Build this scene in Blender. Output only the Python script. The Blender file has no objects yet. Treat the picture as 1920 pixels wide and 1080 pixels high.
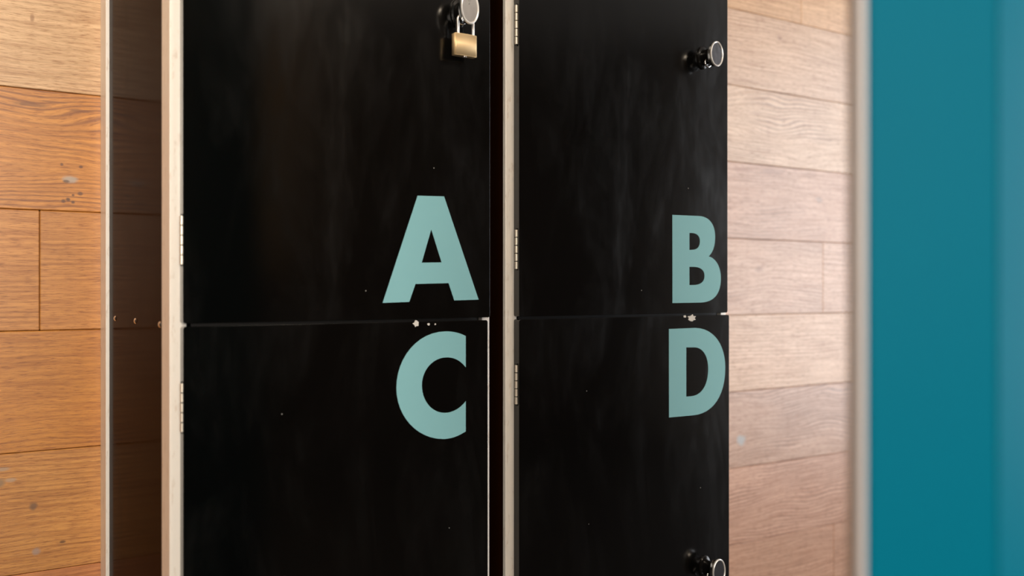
import bpy, bmesh, math, random
from math import sin, cos, tan, atan, radians, pi
from mathutils import Vector, Matrix
random.seed(7)
scn = bpy.context.scene
COL = scn.collection

# ------------------------------------------------------------------ camera
CAM_H, CAM_D, YAW = 1.05, 1.66, radians(33)      # height, distance from the plank wall, turn to the right
cd = bpy.data.cameras.new('camera')
cd.sensor_width = 36.0
cd.lens = 32.76
cd.dof.use_dof = True
cd.dof.focus_distance = 1.45
cd.dof.aperture_fstop = 2.8
cd.clip_start = 0.02
cam = bpy.data.objects.new('camera', cd)
cam.location = (0, -CAM_D, CAM_H)
cam.rotation_euler = (pi/2, 0, -YAW)
COL.objects.link(cam)
scn.camera = cam

# ------------------------------------------------------------------ world, daylight, lamps, exposure
w = bpy.data.worlds.new('sky'); scn.world = w; w.use_nodes = True
w.node_tree.nodes['Background'].inputs[0].default_value = (0.75, 0.87, 1.0, 1)
w.node_tree.nodes['Background'].inputs[1].default_value = 0.4

def area_light(name, loc, direction, sx, sy, power, color):
    l = bpy.data.lights.new(name, 'AREA'); l.shape = 'RECTANGLE'
    l.size, l.size_y, l.energy, l.color = sx, sy, power, color
    o = bpy.data.objects.new(name, l); o.location = loc
    o.rotation_euler = Vector(direction).to_track_quat('-Z', 'Y').to_euler()
    COL.objects.link(o)
    return o
# daylight entering by the window of the right-hand wall
area_light('window_or_fill_light', (4.57, -2.2, 1.35), (-1, 0, 0), 2.1, 2.4, 91, (0.93, 0.96, 1.0))
# warm ceiling lamps
# added warm fill from behind the camera; that wall has no window
area_light('window_or_fill_light', (-0.85, -4.5, 1.75), (0.1, 1, 0), 1.2, 1.5, 126, (1.0, 0.90, 0.78))
area_light('ceiling_or_fill_lamp', (-0.35, -1.35, 2.64), (0.1, 0.55, -1), 0.5, 0.5, 22, (1.0, 0.83, 0.62))
area_light('ceiling_or_fill_lamp', (1.2, -2.6, 2.64), (-0.1, 0.5, -1), 0.6, 0.6, 20, (1.0, 0.86, 0.70))

area_light('ceiling_or_fill_lamp', (1.0, -3.9, 2.67), (0.0, -0.75, -0.6), 0.3, 0.3, 34, (1.0, 0.80, 0.58))  # added lamp that brightens the unseen wall reflected in the doors
scn.view_settings.view_transform = 'Standard'
scn.view_settings.look = 'None'
scn.view_settings.exposure = 0.0
scn.view_settings.gamma = 1.0
scn.view_settings.use_curve_mapping = False

# ------------------------------------------------------------------ measuring helpers
FPX = 1747.0
def Y(c): return c - CAM_D                         # world y of the plane at distance c from the camera's own wall-parallel plane
def on_plane(px, py, c):
    """where the sight line of a measured photo point meets the wall-parallel plane c -> (x, z)"""
    u = px - 960
    x = c * tan(YAW + atan(u / FPX))
    depth = x * sin(YAW) + c * cos(YAW)
    return x, CAM_H + (540 - py) / FPX * depth
def S(r, g, b):                                    # sRGB 0..255 -> linear
    f = lambda v: (v/255)/12.92 if v/255 <= 0.04045 else (((v/255)+0.055)/1.055)**2.4
    return (f(r), f(g), f(b), 1)

# ------------------------------------------------------------------ object helpers
def link(name, me, mats=(), parent=None, loc=(0,0,0), smooth=False):
    for m in mats: me.materials.append(m)
    if smooth:
        for p in me.polygons: p.use_smooth = True
    o = bpy.data.objects.new(name, me); COL.objects.link(o)
    o.location = loc
    if parent: o.parent = parent
    return o
def from_bm(name, bm, mats, parent=None, loc=(0,0,0), smooth=False):
    bmesh.ops.recalc_face_normals(bm, faces=bm.faces)
    me = bpy.data.meshes.new(name); bm.to_mesh(me); bm.free()
    return link(name, me, mats, parent, loc, smooth)
def box(bm, x0, x1, y0, y1, z0, z1, bev=0.0, seg=2, mat=0, org=(0,0,0)):
    vs = [bm.verts.new((x-org[0], y-org[1], z-org[2])) for x in (x0,x1) for y in (y0,y1) for z in (z0,z1)]
    idx = [(0,1,3,2),(4,6,7,5),(0,4,5,1),(2,3,7,6),(0,2,6,4),(1,5,7,3)]
    fs = [bm.faces.new([vs[i] for i in f]) for f in idx]
    for f in fs: f.material_index = mat
    bmesh.ops.recalc_face_normals(bm, faces=fs)
    if bev > 0:
        es = list({e for f in fs for e in f.edges})
        r = bmesh.ops.bevel(bm, geom=es, offset=bev, segments=seg, affect='EDGES', profile=0.5)
        for f in r['faces']: f.material_index = mat
def thing(name, label, cat, loc, group=None):
    o = bpy.data.objects.new(name, None); COL.objects.link(o); o.location = loc
    o.empty_display_size = 0.1
    o['label'] = label; o['category'] = cat
    if group: o['group'] = group
    return o
def struct(o): o['kind'] = 'structure'; return o

# ------------------------------------------------------------------ materials
def new_mat(name, base=(0.5,0.5,0.5,1), rough=0.5, metal=0.0, ior=1.5, spec=0.5):
    m = bpy.data.materials.new(name); m.use_nodes = True
    b = m.node_tree.nodes['Principled BSDF']
    b.inputs['Base Color'].default_value = base
    b.inputs['Roughness'].default_value = rough
    b.inputs['Metallic'].default_value = metal
    b.inputs['IOR'].default_value = ior
    b.inputs['Specular IOR Level'].default_value = spec
    return m, m.node_tree, b
class NT:
    def __init__(s, nt): s.nt = nt
    def n(s, t, **kw):
        nd = s.nt.nodes.new(t)
        for k, v in kw.items(): setattr(nd, k, v)
        return nd
    def l(s, a, b): s.nt.links.new(a, b)
    def math(s, op, a, b=None, clamp=False):
        nd = s.n('ShaderNodeMath', operation=op, use_clamp=clamp)
        for i, v in enumerate((a, b)):
            if v is None: continue
            if isinstance(v, (int, float)): nd.inputs[i].default_value = v
            else: s.l(v, nd.inputs[i])
        return nd.outputs[0]
    def mix(s, f, a, b, mode='MIX'):
        nd = s.n('ShaderNodeMix', data_type='RGBA', blend_type=mode)
        for i, v in ((0, f), (6, a), (7, b)):
            if isinstance(v, (int, float, tuple)): nd.inputs[i].default_value = v
            else: s.l(v, nd.inputs[i])
        return nd.outputs[2]
    def ramp(s, f, stops):
        nd = s.n('ShaderNodeValToRGB')
        e = nd.color_ramp.elements
        while len(e) < len(stops): e.new(0.5)
        for i, (p, v) in enumerate(stops):
            e[i].position = p; e[i].color = v if isinstance(v, tuple) else (v, v, v, 1)
        s.l(f, nd.inputs[0]); return nd.outputs[0]
    def noise(s, vec, scale, detail=2, rough=0.5, dist=0.0):
        nd = s.n('ShaderNodeTexNoise'); nd.inputs['Scale'].default_value = scale
        nd.inputs['Detail'].default_value = detail; nd.inputs['Roughness'].default_value = rough
        nd.inputs['Distortion'].default_value = dist
        s.l(vec, nd.inputs['Vector']); return nd.outputs['Fac']
    def mapping(s, vec, scale, loc=(0,0,0)):
        nd = s.n('ShaderNodeMapping'); nd.inputs['Scale'].default_value = scale
        nd.inputs['Location'].default_value = loc
        s.l(vec, nd.inputs['Vector']); return nd.outputs[0]

def wood_material(knots):
    m, nt, b = new_mat('oak_planks', rough=0.42)
    t = NT(nt)
    tc = t.n('ShaderNodeTexCoord').outputs['Object']
    tint = t.n('ShaderNodeAttribute', attribute_name='tint').outputs['Color']
    rnd = t.n('ShaderNodeAttribute', attribute_name='rnd').outputs['Vector']
    off = t.n('ShaderNodeVectorMath', operation='SCALE'); t.l(rnd, off.inputs[0]); off.inputs['Scale'].default_value = 17.0
    add = t.n('ShaderNodeVectorMath', operation='ADD'); t.l(tc, add.inputs[0]); t.l(off.outputs[0], add.inputs[1])
    v = add.outputs[0]
    # slow waviness that bends the grain
    warp = t.noise(t.mapping(v, (2.4, 1, 7.0)), 1.0, 2, 0.5)
    fig = t.n('ShaderNodeAttribute', attribute_name='rnd').outputs['Alpha']
    sep = t.n('ShaderNodeSeparateXYZ'); t.l(v, sep.inputs[0])
    zz = t.math('ADD', sep.outputs[2], t.math('MULTIPLY', warp, t.math('ADD', t.math('MULTIPLY', fig, 0.11), 0.012)))
    rings = t.math('SINE', t.math('MULTIPLY', zz, 760.0))
    ringm = t.ramp(t.math('ADD', t.math('MULTIPLY', rings, 0.5), 0.5), [(0.35, 0.0), (0.8, 0.45), (1.0, 1.0)])
    where = t.ramp(t.noise(t.mapping(v, (2.5, 1, 9)), 1.0, 2), [(0.40, 0.05), (0.56, 1.0)])
    comb = t.n('ShaderNodeCombineXYZ'); t.l(sep.outputs[0], comb.inputs[0]); t.l(zz, comb.inputs[2])
    streak = t.noise(t.mapping(comb.outputs[0], (7, 1, 170)), 1.0, 6, 0.62)
    pores = t.ramp(t.noise(t.mapping(comb.outputs[0], (50, 1, 700)), 1.0, 3, 0.6), [(0.50, 0.0), (0.68, 1.0)])
    cloud = t.noise(t.mapping(v, (4, 1, 10)), 1.0, 4, 0.6)
    c = t.mix(t.math('MULTIPLY', t.math('MULTIPLY', ringm, t.math('MULTIPLY', where, t.math('ADD', t.math('MULTIPLY', fig, 0.8), 0.25))), 0.85, True), tint, t.mix(1.0, tint, (0.34, 0.20, 0.12, 1), 'MULTIPLY'))
    c = t.mix(t.ramp(streak, [(0.34, 0.85), (0.60, 0.0)]), c, t.mix(1.0, c, (0.62, 0.50, 0.40, 1), 'MULTIPLY'))
    c = t.mix(t.math('MULTIPLY', pores, 0.95), c, t.mix(1.0, c, (0.55, 0.42, 0.30, 1), 'MULTIPLY'))
    c = t.mix(t.ramp(cloud, [(0.35, 0.0), (0.7, 0.35)]), c, t.mix(1.0, c, (1.35, 1.38, 1.45, 1), 'MULTIPLY'))
    # knots and gouges of the boards, each where it sits in the timber
    sx = t.n('ShaderNodeSeparateXYZ'); t.l(tc, sx.inputs[0])
    wob = t.math('MULTIPLY', t.math('SUBTRACT', t.noise(tc, 60, 2), 0.5), 0.9)
    for (kx, kz, rx, rz, col, amt) in knots:
        dx = t.math('DIVIDE', t.math('SUBTRACT', sx.outputs[0], kx), rx)
        dz = t.math('DIVIDE', t.math('SUBTRACT', sx.outputs[2], kz), rz)
        d = t.math('ADD', t.math('SQRT', t.math('ADD', t.math('MULTIPLY', dx, dx), t.math('MULTIPLY', dz, dz))), wob)
        f = t.ramp(d, [(0.45, amt), (1.0, 0.0)])
        c = t.mix(f, c, col)
    b.inputs['Coat Weight'].default_value = 0.9; b.inputs['Coat Roughness'].default_value = 0.34
    t.l(c, b.inputs['Base Color'])
    t.l(t.ramp(streak, [(0.3, 0.50), (0.7, 0.36)]), b.inputs['Roughness'])
    bp = t.n('ShaderNodeBump'); bp.inputs['Strength'].default_value = 0.35; bp.inputs['Distance'].default_value = 0.0006
    t.l(t.math('ADD', t.math('MULTIPLY', pores, -0.6), t.math('MULTIPLY', streak, 0.7)), bp.inputs['Height'])
    t.l(bp.outputs[0], b.inputs['Normal'])
    return m

def black_gloss(name, base, rough, ior, smear=0.0, dust=0.0, vert=1.0):
    m, nt, b = new_mat(name, base, rough, 0, ior)
    t = NT(nt); tc = t.n('ShaderNodeTexCoord').outputs['Object']
    sm = t.noise(t.mapping(tc, (9, 9, 9*vert)), 1.0, 5, 0.65, 0.6)
    sm2 = t.noise(t.mapping(tc, (60, 60, 16)), 1.0, 4, 0.6)
    smf = t.math('MULTIPLY', t.ramp(sm, [(0.45, 0.0), (0.72, 1.0)]), t.ramp(sm2, [(0.3, 0.3), (0.7, 1.0)]))
    col = t.mix(t.math('MULTIPLY', smf, smear), base, (0.03, 0.03, 0.03, 1))
    vo = t.n('ShaderNodeTexVoronoi', feature='F1'); vo.inputs['Scale'].default_value = 46; t.l(tc, vo.inputs['Vector'])
    sepc = t.n('ShaderNodeSeparateColor'); t.l(vo.outputs['Color'], sepc.inputs[0])
    pick = t.math('GREATER_THAN', sepc.outputs[0], 0.70)
    spot = t.math('LESS_THAN', vo.outputs['Distance'], t.math('MULTIPLY', sepc.outputs[1], 0.045))
    col = t.mix(t.math('MULTIPLY', t.math('MULTIPLY', pick, spot), dust), col, (0.35, 0.34, 0.32, 1))
    t.l(col, b.inputs['Base Color'])
    t.l(t.math('ADD', t.math('MULTIPLY', smf, 0.12), rough), b.inputs['Roughness'])
    return m

def brushed(name, base, rough, metal, streak=(900, 900, 3), amt=0.12, dirt=None):
    m, nt, b = new_mat(name, base, rough, metal)
    t = NT(nt); tc = t.n('ShaderNodeTexCoord').outputs['Object']
    n = t.noise(t.mapping(tc, streak), 1.0, 3, 0.6)
    col = t.mix(t.math('MULTIPLY', n, amt*2), base, tuple(v*0.72 for v in base[:3]) + (1,))
    if dirt:
        d = t.ramp(t.noise(t.mapping(tc, (120, 120, 25)), 1.0, 5, 0.7), [(0.56, 0.0), (0.72, 0.55)])
        col = t.mix(d, col, dirt)
    t.l(col, b.inputs['Base Color'])
    t.l(t.math('ADD', t.math('MULTIPLY', n, 0.15), rough), b.inputs['Roughness'])
    return m

def painted(name, base, rough, var=0.1, scale=6, ior=1.5):
    m, nt, b = new_mat(name, base, rough, 0, ior)
    t = NT(nt); tc = t.n('ShaderNodeTexCoord').outputs['Object']
    n = t.noise(tc, scale, 4, 0.6)
    t.l(t.mix(t.math('MULTIPLY', n, var*2), base, tuple(v*0.75 for v in base[:3]) + (1,)), b.inputs['Base Color'])
    return m

M_door = black_gloss('black_lacquer', (0.0010, 0.0009, 0.0008, 1), 0.15, 1.42, smear=0.10, dust=0.5, vert=0.35)
M_side = black_gloss('black_side_laminate', (0.018, 0.005, 0.0005, 1), 0.12, 1.04, smear=0.03, dust=0.35)
M_side.node_tree.nodes['Principled BSDF'].inputs['Specular IOR Level'].default_value = 0.22
M_dark = painted('black_carcass', (0.006, 0.005, 0.0045, 1), 0.5)
M_trim = brushed('pale_metal_trim', (0.92, 0.89, 0.84, 1), 0.34, 0.2, dirt=(0.42, 0.26, 0.14, 1))
M_letter = painted('pale_teal_vinyl', S(122, 171, 178), 0.45, 0.05, 20, 1.2)
M_chrome = brushed('chrome', (0.86, 0.86, 0.86, 1), 0.08, 1.0, (80, 80, 80), 0.05)
M_chromeface = brushed('scuffed_chrome', (0.62, 0.61, 0.60, 1), 0.22, 1.0, (160, 160, 90), 0.25)
M_rim = brushed('polished_rim', (0.95, 0.95, 0.94, 1), 0.25, 0.55, (80, 80, 80), 0.03)
M_darkreflect = brushed('dark_reflection_chrome', (0.20, 0.20, 0.21, 1), 0.14, 1.0, (160, 160, 90), 0.25)  # chrome like the other faces, its dark reflection put into the colour
M_knobblack = painted('black_knob_enamel', (0.004, 0.004, 0.004, 1), 0.18, 0.05)
M_brass = brushed('brass', (0.93, 0.70, 0.40, 1), 0.42, 0.7, (6, 6, 500), 0.12)
M_steel = brushed('shackle_steel', (0.82, 0.80, 0.78, 1), 0.16, 1.0, (200, 200, 60), 0.06)
M_hinge = brushed('brass_plated_hinge', (0.90, 0.83, 0.72, 1), 0.30, 0.9, (200, 200, 200), 0.1)
M_chip = painted('raw_board_core', (0.62, 0.60, 0.56, 1), 0.9, 0.5, 400)
M_teal = painted('teal_paint', (0.0, 0.145, 0.24, 1), 0.45, 0.18, 3, 1.10)
M_edge = painted('pale_edge_band', (0.48, 0.47, 0.49, 1), 0.45, 0.1)
M_plaster = painted('white_plaster', (0.62, 0.58, 0.53, 1), 0.9, 0.1)
M_brownwall = painted('brown_plaster', (0.06, 0.036, 0.02, 1), 0.85, 0.1)
M_floor = painted('dark_floor', (0.035, 0.026, 0.020, 1), 0.6, 0.2)

# ------------------------------------------------------------------ setting
def wx(px): return on_plane(px, 540, CAM_D)[0]
Z0, PW = CAM_H - 0.068, 0.1925
def hb(px, py): return on_plane(px, py, CAM_D)
knots = []
def kn(px, py, rx, rz, col, amt=0.9):
    x, z = hb(px, py); knots.append((x, z, rx, rz, S(*col), amt))
kn(131, 336, .013, .007, (176, 166, 158), .85); kn(124, 340, .006, .003, (90, 62, 44), .8)
kn(128, 374, .0045, .004, (84, 44, 16)); kn(137, 379, .004, .0035, (84, 44, 16)); kn(119, 377, .004, .0035, (92, 50, 20))
kn(150, 363, .005, .004, (100, 56, 24)); kn(137, 366, .003, .003, (100, 56, 24)); kn(116, 308, .003, .003, (110, 60, 24)); kn(152, 313, .004, .003, (96, 50, 20))
kn(58, 196, .030, .005, (112, 62, 28), .75); kn(150, 208, .022, .003, (120, 68, 32), .7); kn(98, 191, .03, .002, (120, 68, 32), .6)
kn(60, 34, .004, .008, (150, 105, 66), .7)
kn(63, 950, .007, .008, (110, 82, 62), .8); kn(69, 1034, .008, .008, (160, 140, 132), .8); kn(117, 1016, .006, .003, (88, 58, 36), .8)
kn(6, 880, .012, .004, (170, 150, 132), .7); kn(20, 900, .010, .004, (176, 156, 138), .7); kn(0, 905, .009, .010, (120, 112, 96), .6)
kn(1390, 826, .020, .016, (168, 176, 182), .8)
kn(1392, 318, .05, .006, (150, 96, 66), .6); kn(1450, 322, .05, .008, (140, 96, 72), .55); kn(1462, 72, .012, .006, (140, 98, 74), .6)
kn(1424, 505, .02, .010, (150, 110, 88), .5); kn(1536, 375, .02, .010, (120, 96, 84), .5); kn(1416, 212, .03, .004, (160, 118, 94), .5)
M_wood = wood_material(knots)

def plank_wall():
    bm = bmesh.new()
    lt = bm.loops.layers.float_color.new('tint'); lr = bm.loops.layers.float_color.new('rnd')
    X0, X1 = -2.2, 4.6
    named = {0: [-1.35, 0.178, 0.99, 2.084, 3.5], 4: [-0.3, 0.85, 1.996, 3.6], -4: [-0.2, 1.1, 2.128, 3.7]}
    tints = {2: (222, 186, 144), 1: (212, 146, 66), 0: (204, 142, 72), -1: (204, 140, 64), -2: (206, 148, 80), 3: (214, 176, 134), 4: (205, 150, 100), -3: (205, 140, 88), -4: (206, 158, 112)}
    sheen_tints = {4: (222, 182, 140), 3: (216, 184, 156), 2: (218, 188, 160), 1: (206, 168, 144), 0: (208, 172, 148), -1: (214, 180, 152), -2: (200, 164, 142), -3: (204, 162, 138), -4: (200, 158, 132)}  # right-hand boards: window sheen put into paler, pinker tints
    for k in range(-6, 10):
        z0, z1 = Z0 + k*PW, Z0 + (k+1)*PW
        z0 = max(z0, 0.0)
        if z1 <= 0.0: continue
        z1 = min(z1, 2.70)
        if z0 >= z1: continue
        js = [X0] + named.get(k, [-1.0 + 0.31*((k*3) % 4), 0.95 + 0.11*((k*5) % 4), 2.75 + 0.2*(k % 3)]) + [X1]
        for i in range(len(js)-1):
            g = 0.0004
            a, b_, c0, c1 = js[i]+g, js[i+1]-g, z0+g, z1-g
            before = set(bm.faces)
            box(bm, a, b_, 0.0, 0.014, c0, c1, 0.0012, 1)
            base = tints.get(k, (204, 142, 84)) if js[i] < 0.8 else sheen_tints.get(k, (208, 168, 136))
            j = random.uniform(-5, 5)
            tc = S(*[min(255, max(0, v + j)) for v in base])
            lf = {1: .85, 2: .3, 0: .12, -1: .35, -2: .25}; rf = {3: .25, 2: .8, 1: .5, 0: .5, -1: .12, -2: .7, -3: .7, 4: .2}
            rr = (random.random(), random.random(), random.random(), (lf if js[i] < 0.8 else rf).get(k, .4))
            for f in bm.faces:
                if f not in before:
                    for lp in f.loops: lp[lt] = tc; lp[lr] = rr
    # dark batten board behind the joints
    before = set(bm.faces)
    box(bm, X0, X1, 0.0142, 0.05, 0, 2.7, mat=1)
    for f in bm.faces:
        if f not in before:
            for lp in f.loops: lp[lt] = (0.03, .02, .01, 1); lp[lr] = (0, 0, 0, 1)
    o = from_bm('wall_back', bm, [M_wood, painted('joint_shadow_board', (0.05, 0.025, 0.012, 1), 0.9)])
    struct(o)
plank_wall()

bm = bmesh.new(); box(bm, -2.25, 4.65, -4.65, 0.05, -0.05, 0.0); struct(from_bm('floor', bm, [M_floor]))
bm = bmesh.new(); box(bm, -2.25, 4.65, -4.65, 0.05, 2.70, 2.75); struct(from_bm('ceiling', bm, [M_plaster]))
bm = bmesh.new(); box(bm, -2.25, -2.2, -4.6, 0.0, 0.0, 2.7); struct(from_bm('wall_left', bm, [M_brownwall]))
bm = bmesh.new()                                   # unseen wall behind the camera, ochre and dark areas shaped for the door reflections
box(bm, -2.25, 1.8, -4.65, -4.6, 1.15, 2.7); box(bm, -2.25, 1.8, -4.65, -4.59, 0.0, 1.15, mat=1); box(bm, 1.8, 4.65, -4.65, -4.6, 0.0, 2.7, mat=1)
struct(from_bm('wall_front', bm, [painted('ochre_reflector', (0.60, 0.39, 0.20, 1), 0.85, 0.1), M_brownwall]))
bm = bmesh.new()                                   # right wall with the window opening
WY0, WY1, WZ0, WZ1 = -3.3, -1.1, 0.1, 2.6
box(bm, 4.6, 4.65, -4.6, WY0, 0, 2.7); box(bm, 4.6, 4.65, WY1, 0.0, 0, 2.7)
box(bm, 4.6, 4.65, WY0, WY1, 0, WZ0); box(bm, 4.6, 4.65, WY0, WY1, WZ1, 2.7)
struct(from_bm('wall_right', bm, [M_plaster]))
bm = bmesh.new()
for a in ((WY0, WY0+.05, WZ0, WZ1), (WY1-.05, WY1, WZ0, WZ1), (-2.225, -2.175, WZ0+.05, WZ1-.05)):
    box(bm, 4.602, 4.64, a[0], a[1], a[2], a[3], 0.003)
box(bm, 4.602, 4.64, WY0+.05, WY1-.05, WZ0, WZ0+.05, 0.003); box(bm, 4.602, 4.64, WY0+.05, WY1-.05, WZ1-.05, WZ1, 0.003)
struct(from_bm('window_1', bm, [M_plaster]))

# ------------------------------------------------------------------ lockers
C_DOOR, C_POST = 1.163, 1.178                     # planes of the door fronts and of the frame front
ZB = 0.13                                          # underside of the lower doors
SPLIT_UP, SPLIT_LO = CAM_H - 0.0430, CAM_H - 0.0470
TOP = SPLIT_UP + 0.875

def bez(p0, p1, p2, p3, n=12):
    return [tuple((1-t)**3*a + 3*(1-t)**2*t*b + 3*(1-t)*t*t*c + t**3*d for a, b, c, d in zip(p0, p1, p2, p3)) for t in [i/n for i in range(1, n+1)]]
def path(items):
    out = [items[0]]
    for it in items[1:]:
        if len(it) == 2: out.append(it)
        else: out += bez(out[-1], *it)
    return out
def scaled(pts, s, ox, oy): return [(ox + x/s, oy + y/s) for x, y in pts]
LETTERS = {
 'A': [[(782.8,366.9),(832.4,368.3),(897.1,561.8),(851.4,563.3),(840.8,530.9),(778.7,532.4),(767.1,566.0),(717.1,568.0)],
       [(808.3,430.2),(827.8,492.0),(790.5,492.5)]],
 'C': [scaled(path([(692,200), ((648,177),(598,165),(545,165)), ((330,165),(172,365),(172,590)), ((172,800),(325,972),(520,972)), ((590,972),(645,945),(692,915)),
        (692,688), ((650,745),(590,776),(535,776)), ((435,776),(363,685),(363,570)), ((363,455),(445,360),(550,360)), ((612,360),(655,388),(692,435))]), 4, 700, 580)],
 'B': [scaled(path([(168,95),(375,104),((455,108),(500,170),(500,265)),((500,335),(485,385),(450,418)),((510,435),(545,505),(545,590)),((545,710),(490,775),(390,778)),(168,782)]), 4.154, 1220, 380),
       scaled(path([(300,236),(318,236),((362,238),(382,262),(382,300)),((382,345),(362,366),(322,367)),(300,368)]), 4.154, 1220, 380),
       scaled(path([(300,500),(338,500),((392,502),(418,530),(418,570)),((418,615),(390,640),(335,641)),(300,642)]), 4.154, 1220, 380)],
 'D': [scaled(path([(208,142),(400,134),((540,138),(615,265),(615,420)),((615,620),(530,752),(385,766)),(208,782)]), 3.857, 1200, 580),
       scaled(path([(333,275),(400,275),((462,282),(492,350),(492,430)),((492,555),(440,622),(370,628)),(333,631)]), 3.857, 1200, 580)],
}
def letter(ch, parent, org):
    """vinyl letter 0.5 mm thick lying on the door's front"""
    cu = bpy.data.curves.new('letter', 'CURVE'); cu.dimensions = '2D'; cu.fill_mode = 'BOTH'; cu.extrude = 0.00025
    for loop in LETTERS[ch]:
        sp = cu.splines.new('POLY'); sp.points.add(len(loop)-1); sp.use_cyclic_u = True
        for i, (px, py) in enumerate(loop):
            x, z = on_plane(px, py, C_DOOR)
            sp.points[i].co = (x - org[0], z - org[2], 0, 1)
    tmp = bpy.data.objects.new('tmp', cu); COL.objects.link(tmp)
    dg = bpy.context.evaluated_depsgraph_get()
    me = bpy.data.meshes.new_from_object(tmp.evaluated_get(dg))
    bpy.data.objects.remove(tmp); bpy.data.curves.remove(cu)
    me.transform(Matrix.Rotation(pi/2, 4, 'X'))
    me.transform(Matrix.Translation((0, Y(C_DOOR) - org[1] - 0.0003, 0)))
    me.name = 'letter'
    me.materials.clear()
    return link('letter', me, [M_letter], parent)

def oval_tube(bm, prof, rx, rz, seg=48, mats=None):
    """profile (k, y) swept round an upright oval; k scales both radii"""
    rings = []
    for k, y in prof:
        if k == 0: rings.append([bm.verts.new((0, y, 0))])
        else: rings.append([bm.verts.new((rx*k*cos(2*pi*i/seg), y, rz*k*sin(2*pi*i/seg))) for i in range(seg)])
    for j in range(len(rings)-1):
        a, b = rings[j], rings[j+1]
        for i in range(seg):
            i2 = (i+1) % seg
            if len(a) == 1: f = bm.faces.new((a[0], b[i], b[i2]))
            elif len(b) == 1: f = bm.faces.new((a[i], a[i2], b[0]))
            else: f = bm.faces.new((a[i], a[i2], b[i2], b[i]))
            f.smooth = True
            if mats: f.material_index = mats[j]
    bm.normal_update()
def tube(bm, pts, r, seg=16, mat=0, caps=True):
    pts = [Vector(p) for p in pts]; rings = []
    up = Vector((0, 1, 0.01)).normalized()
    for i, p in enumerate(pts):
        d = (pts[min(i+1, len(pts)-1)] - pts[max(i-1, 0)]).normalized()
        a = d.cross(up)
        if a.length < 1e-3: a = d.cross(Vector((1, 0, 0)))
        a.normalize(); b = d.cross(a).normalized()
        rings.append([bm.verts.new(p + (a*cos(2*pi*k/seg) + b*sin(2*pi*k/seg))*r) for k in range(seg)])
    for j in range(len(rings)-1):
        for k in range(seg):
            f = bm.faces.new((rings[j][k], rings[j][(k+1) % seg], rings[j+1][(k+1) % seg], rings[j+1][k])); f.smooth = True; f.material_index = mat
    if caps:
        for rr in (rings[0], rings[-1]):
            f = bm.faces.new(rr); f.material_index = mat
            for e in f.edges: e.smooth = False

def knob(px, py, rx, rz, parent, org, face_mat, reach=0.035):
    """turn-knob: flange on the door, dark barrel, hasp eye and an oval chrome-rimmed head"""
    x, z = on_plane(px, py, C_DOOR - reach)
    bm = bmesh.new()
    L = reach
    prof = [(0, 0.0), (0.92, 0.0), (0.92, -0.002), (0.86, -0.0035), (0.66, -0.0045), (0.60, -0.008), (0.60, -L+0.014),
            (0.80, -L+0.011), (0.90, -L+0.010), (0.94, -L+0.004), (0.99, -L+0.0025), (1.01, -L+0.001), (1.0, -L-0.0005), (0.95, -L-0.0012), (0.89, -L-0.0005), (0.875, -L+0.0005), (0, -L+0.0005)]
    #       mats: 0 black 1 chrome 2 face
    mats = [0, 0, 0, 0, 0, 0, 0, 0, 1, 1, 3, 3, 3, 3, 3, 2]
    oval_tube(bm, prof, rx, rz, 64, mats)
    # hasp eye through the barrel
    ring = [(0.0 + 0.0065*cos(a) - 0.002, -L+0.0195, -0.012 + 0.0065*sin(a)) for a in [2*pi*i/20 for i in range(21)]]
    tube(bm, ring, 0.0017, 10, 1, caps=False)
    for f in bm.faces:
        if f.material_index == 2: f.smooth = False
    for e in bm.edges:
        if len(e.link_faces) == 2 and e.link_faces[0].normal.angle(e.link_faces[1].normal, 0) > radians(35): e.smooth = False
    o = from_bm('knob', bm, [M_knobblack, M_chrome, face_mat, M_rim], parent, (x-org[0], Y(C_DOOR)-org[1], z-org[2]))
    return o, x, z

def hinge_bm():
    bm = bmesh.new()
    n = 5; hl = 0.060/n
    for i in range(n):
        z0 = -0.030 + i*hl
        tube(bm, [(0, 0, z0+0.0007), (0, 0, z0+hl-0.0007)], 0.0024, 14)
    tube(bm, [(0, 0, -0.0315), (0, 0, 0.0315)], 0.0013, 12, mat=1)
    box(bm, 0.0, 0.0045, 0.0008, 0.0062, -0.030, 0.030, mat=1)      # leaf let into the door edge
    return bm
hm = bpy.data.meshes.new('hinge'); _b = hinge_bm(); bmesh.ops.recalc_face_normals(_b, faces=_b.faces); _b.to_mesh(hm); _b.free(); hm.materials.append(M_hinge); hm.materials.append(M_dark)

def chip(parent, org, px, py, r, seed, c=C_DOOR, ax=1.0, az=1.0):
    rnd = random.Random(seed); bm = bmesh.new()
    x, z = on_plane(px, py, c)
    n = 14; rr = [r*rnd.uniform(0.6, 1.15) for _ in range(n)]
    fr = [bm.verts.new((rr[i]*ax*cos(2*pi*i/n), -0.0004, rr[i]*az*sin(2*pi*i/n))) for i in range(n)]
    bk = [bm.verts.new((v.co.x*1.15, 0.0004, v.co.z*1.15)) for v in fr]
    bm.faces.new(fr); bm.faces.new(bk[::-1])
    for i in range(n): bm.faces.new((fr[i], bk[i], bk[(i+1) % n], fr[(i+1) % n]))
    o = from_bm('paint_chip', bm, [M_chip], parent, (x-org[0], Y(c)-org[1], z-org[2]))
    o['label'] = 'pale chip in the black paint'

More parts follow.
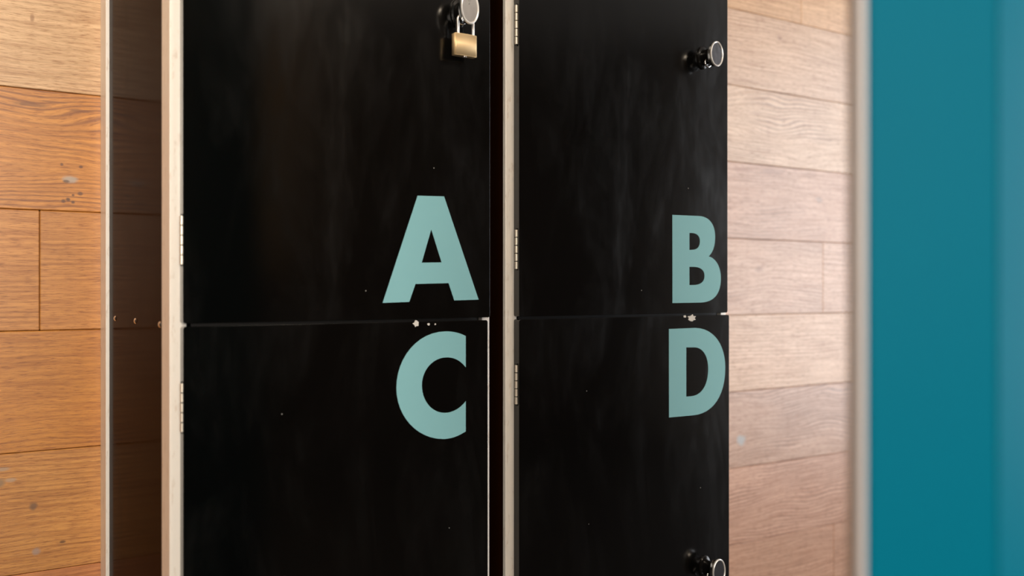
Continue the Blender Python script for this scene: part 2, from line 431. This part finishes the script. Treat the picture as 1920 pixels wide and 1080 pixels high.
def door(parent, org, x0, x1, z0, z1, ch, knob_at, face_mat, hinges, label, hc=1.1690):
    bm = bmesh.new()
    cx, cz = (x0+x1)/2, (z0+z1)/2
    o_org = (cx, Y(C_DOOR), cz)
    vs_before = 0
    box(bm, x0, x1, Y(C_DOOR), Y(C_POST)-0.0004, z0, z1, 0.0, org=o_org)
    bm.edges.ensure_lookup_table()
    corner = [e for e in bm.edges if abs(e.verts[0].co.x-e.verts[1].co.x) < 1e-6 and abs(e.verts[0].co.z-e.verts[1].co.z) < 1e-6]
    bmesh.ops.bevel(bm, geom=corner, offset=0.003, segments=4, affect='EDGES', profile=0.5)
    rim = [e for e in bm.edges if abs(e.verts[0].co.y-e.verts[1].co.y) < 1e-6]
    bmesh.ops.bevel(bm, geom=rim, offset=0.0003, segments=2, affect='EDGES', profile=0.5)
    d = from_bm('door', bm, [M_door], parent, tuple(a-b for a, b in zip(o_org, org)))
    d['label'] = label
    letter(ch, d, o_org)
    k = knob(*knob_at, d, o_org, face_mat)
    for hz in hinges:
        link('hinge', hm, (), d, (x0-0.0009-cx, Y(hc)-o_org[1], hz-cz))
    return d, o_org, k

def locker(name, label, xl, xr, side_x, deep, dl, dr):
    """xl..xr outer frame faces; side_x outer face of the left side panel"""
    org = (xl, Y(C_POST), 0)
    t = thing(name, label, 'locker', org, 'black lockers against the plank wall')
    yf, yb = Y(C_POST), -0.0005
    T = 0.013
    def P(nm, boxes, mat, bev=0.0008, lab=None):
        bm = bmesh.new()
        for b in boxes: box(bm, *b, bev, 2, org=org)
        o = from_bm(nm, bm, [mat], t)
        if lab: o['label'] = lab
        return o
    # pale corner trims: front left, front right, back left
    P('corner_post', [(xl, xl+0.020, yf, yf+deep, 0.0, TOP+0.02)], M_trim, 0.0010, 'pale metal front corner trim')
    P('corner_post', [(xr-T, xr, yf, yf+0.010, 0.0, TOP+0.02)], M_trim, 0.0008, 'pale metal front trim behind the door edges')
    P('wall_trim', [(xl, side_x+0.001, yb-0.048, yb, 0.0, TOP+0.02)], M_trim, 0.0010, 'pale metal trim where the side meets the wall')
    P('side_panel', [(side_x, side_x+0.016, yf+deep, yb, 0.0, TOP+0.02)], M_side, 0.0005, 'glossy black-brown side panel')
    P('side_panel', [(xr-0.018, xr-0.002, yf+0.010, yb, 0.0, TOP+0.02)], M_dark)
    P('back_panel', [(side_x+0.017, xr-0.019, yb-0.006, yb, 0.0, TOP+0.02)], M_dark)
    P('top_panel', [(side_x+0.017, xr-0.019, yf+0.011, yb-0.007, TOP+0.003, TOP+0.019)], M_dark)
    P('shelf', [(side_x+0.021, xr-0.019, yf+0.004, yb-0.007, SPLIT_LO-0.007, SPLIT_LO+0.010)], M_dark, 0.0005)
    P('plinth', [(side_x+0.021, xr-0.019, yf+0.012, yb-0.007, 0.0, ZB-0.004)], M_dark)
    return t, org

# left-hand unit: doors A and C
XL1, XR1 = 0.2681, 0.7250
tA, orgA = locker('locker', 'black two-door locker marked A above C, brass padlock on its upper door', XL1, XR1, 0.2735, 0.042, 0, 0)
dA, oA, kA = door(tA, orgA, 0.2803, 0.7167, SPLIT_UP, TOP, 'A', (881.5, 14.5, 0.0143, 0.0228), M_chromeface,
                  [CAM_H+0.058, CAM_H+0.395, TOP-0.10], 'upper black door with letter A', 1.1655)
dC, oC, kC = door(tA, orgA, 0.2806, 0.7130, ZB, SPLIT_LO, 'C', (881.5, 1254, 0.0143, 0.0215), M_chromeface,
                  [CAM_H-0.145, CAM_H-0.485, ZB+0.10], 'lower black door with letter C', 1.1655)
# right-hand unit: doors B and D
XL2, XR2 = 0.7535, 1.2170
tB, orgB = locker('locker', 'black two-door locker marked B above D, further right on the wall', XL2, XR2, 0.7575, 0.008, 0, 0)
dB, oB, kB = door(tB, orgB, 0.7680, 1.2053, SPLIT_UP, TOP, 'B', (1344.5, 101, 0.0143, 0.0212), M_darkreflect,
                  [CAM_H+0.058, CAM_H+0.395, TOP-0.10], 'upper black door with letter B')
dD, oD, kD = door(tB, orgB, 0.7680, 1.2091, ZB, SPLIT_LO, 'D', (1348.5, 1072, 0.0143, 0.0212), M_darkreflect,
                  [CAM_H-0.145, CAM_H-0.485, ZB+0.10], 'lower black door with letter D')

chip(dC, oC, 780, 606.5, 0.0042, 3, ax=1.2); chip(dC, oC, 804, 608, 0.0022, 4); chip(dC, oC, 816, 608, 0.0012, 5)
chip(dD, oD, 1297, 596.5, 0.0072, 8, ax=1.25, az=0.85); chip(dD, oD, 1284, 593.5, 0.0022, 9, ax=1.6)
# screws in the left side panel (one row at shelf height, head against the panel)
for c_, zz in ((1.560, -0.0475), (1.407, -0.047), (1.253, -0.047)):
    bm = bmesh.new()
    prof = [(0, -0.0022), (0.45, -0.0021), (0.8, -0.0014), (1.0, 0.0)]
    oval_tube(bm, prof, 0.0042, 0.0042, 20)
    bmesh.ops.rotate(bm, verts=bm.verts, cent=(0, 0, 0), matrix=Matrix.Rotation(-pi/2, 3, 'Z'))
    from_bm('screw', bm, [M_chrome], tA, (0.2735-orgA[0], Y(c_)-orgA[1], CAM_H+zz))

# ------------------------------------------------------------------ padlock hanging from the knob of door A
C_SH = C_DOOR - 0.0165                              # plane of the shackle, between the knob's head and the door
xl_, zt_ = on_plane(853.2, 60.3, C_SH-0.005)
xr_, _ = on_plane(894.3, 60.3, C_SH-0.005)
_, zb_ = on_plane(853.2, 101.5, C_SH-0.005)
PX, PZ0, PZ1 = (xl_+xr_)/2, zb_, zt_
BW = (xr_-xl_)/2
t = thing('padlock', 'small brass padlock with steel shackle hanging from the knob of door A', 'padlock', (PX, Y(C_SH), PZ0))
TH = 0.0048                                          # half thickness at the ends; faces bow out by 1.1 mm
def bowed(sgn, n=18): return [(sgn*(-BW + 2*BW*i/n), sgn*-(TH + 0.0014*(1-(2*i/n-1)**2))) for i in range(n+1)]
ol = bowed(1) + bowed(-1)
bm = bmesh.new()
lo = [bm.verts.new((x, y, 0)) for x, y in ol]; hi = [bm.verts.new((x, y, PZ1-PZ0)) for x, y in ol]
bm.faces.new(lo[::-1]); bm.faces.new(hi)
for i in range(len(ol)):
    f = bm.faces.new((lo[i], lo[(i+1) % len(ol)], hi[(i+1) % len(ol)], hi[i])); f.smooth = True
bm.normal_update()
sharp = [e for e in bm.edges if e.calc_face_angle(0) > radians(30)]
bmesh.ops.bevel(bm, geom=sharp, offset=0.0006, segments=3, affect='EDGES')
from_bm('body', bm, [M_brass], t)
lx0 = on_plane(858.3, 50, C_SH)[0]-PX; lx1 = on_plane(886.5, 50, C_SH)[0]-PX
R = (lx1-lx0)/2; mx = (lx0+lx1)/2; H = PZ1-PZ0
zleg = on_plane(858, 40, C_SH)[1]-PZ0
pts = [(lx0, 0, H-0.004), (lx0, 0, H+0.006)] + [(mx-R*cos(a), 0, zleg+R*0.95*sin(a)) for a in [pi*i/20 for i in range(21)]] + [(lx1, 0, H+0.006), (lx1, 0, H-0.004)]
bm = bmesh.new(); tube(bm, pts, 0.0026, 18); from_bm('shackle', bm, [M_steel], t)
bm = bmesh.new()
tube(bm, [(0, 0, 0.002), (0, 0, -0.0012)], 0.0038, 24)
box(bm, -0.003, 0.003, -0.0007, 0.0007, -0.0016, -0.001)
from_bm('key_cylinder', bm, [M_steel], t)

# ------------------------------------------------------------------ teal panel close to the camera on the right
D_T = 0.46
fwd = Vector((sin(YAW), cos(YAW), 0)); rgt = Vector((cos(YAW), -sin(YAW), 0)); cpos = Vector((0, -CAM_D, 0))
def ray_pt(px, dep): return cpos + fwd*dep + rgt*((px-960)/FPX*dep)
e1 = ray_pt(1626, D_T); e2 = ray_pt(1868, D_T-0.004)
face = (e2-e1).normalized(); back = Vector((-face.y, face.x, 0))
ang = radians(37)
f2 = (face*cos(ang) + back*sin(ang)).normalized()
p1 = e1; p2 = e2; p3 = e2 + f2*0.22
orgT = (p1.x, p1.y, 0)
t = thing('folded_panel', 'tall glossy teal panel with a pale edge, blurred in the near right foreground', 'panel', orgT)
def leaf(nm, a, b, back_, mat, th=0.018, z1=2.05, lab=None, bev=0.001):
    bm = bmesh.new(); q = [a, b, b+back_*th, a+back_*th]
    lo = [bm.verts.new((v.x-orgT[0], v.y-orgT[1], 0.0)) for v in q]; hi = [bm.verts.new((v.x-orgT[0], v.y-orgT[1], z1)) for v in q]
    bm.faces.new(lo[::-1]); bm.faces.new(hi)
    for i in range(4): bm.faces.new((lo[i], lo[(i+1) % 4], hi[(i+1) % 4], hi[i]))
    bmesh.ops.bevel(bm, geom=list(bm.edges), offset=bev, segments=2, affect='EDGES')
    o = from_bm(nm, bm, [mat], t)
    if lab: o['label'] = lab
b2 = Vector((-f2.y, f2.x, 0))
leaf('front_leaf', p1, p2, back, M_teal, lab='bright teal leaf facing the camera')
leaf('return_leaf', p2+f2*0.001, p3, b2, M_teal, lab='teal leaf turned away')
leaf('edge_strip', p1-face*0.0045, p1-face*0.0002, back, M_edge, lab='pale edge strip')
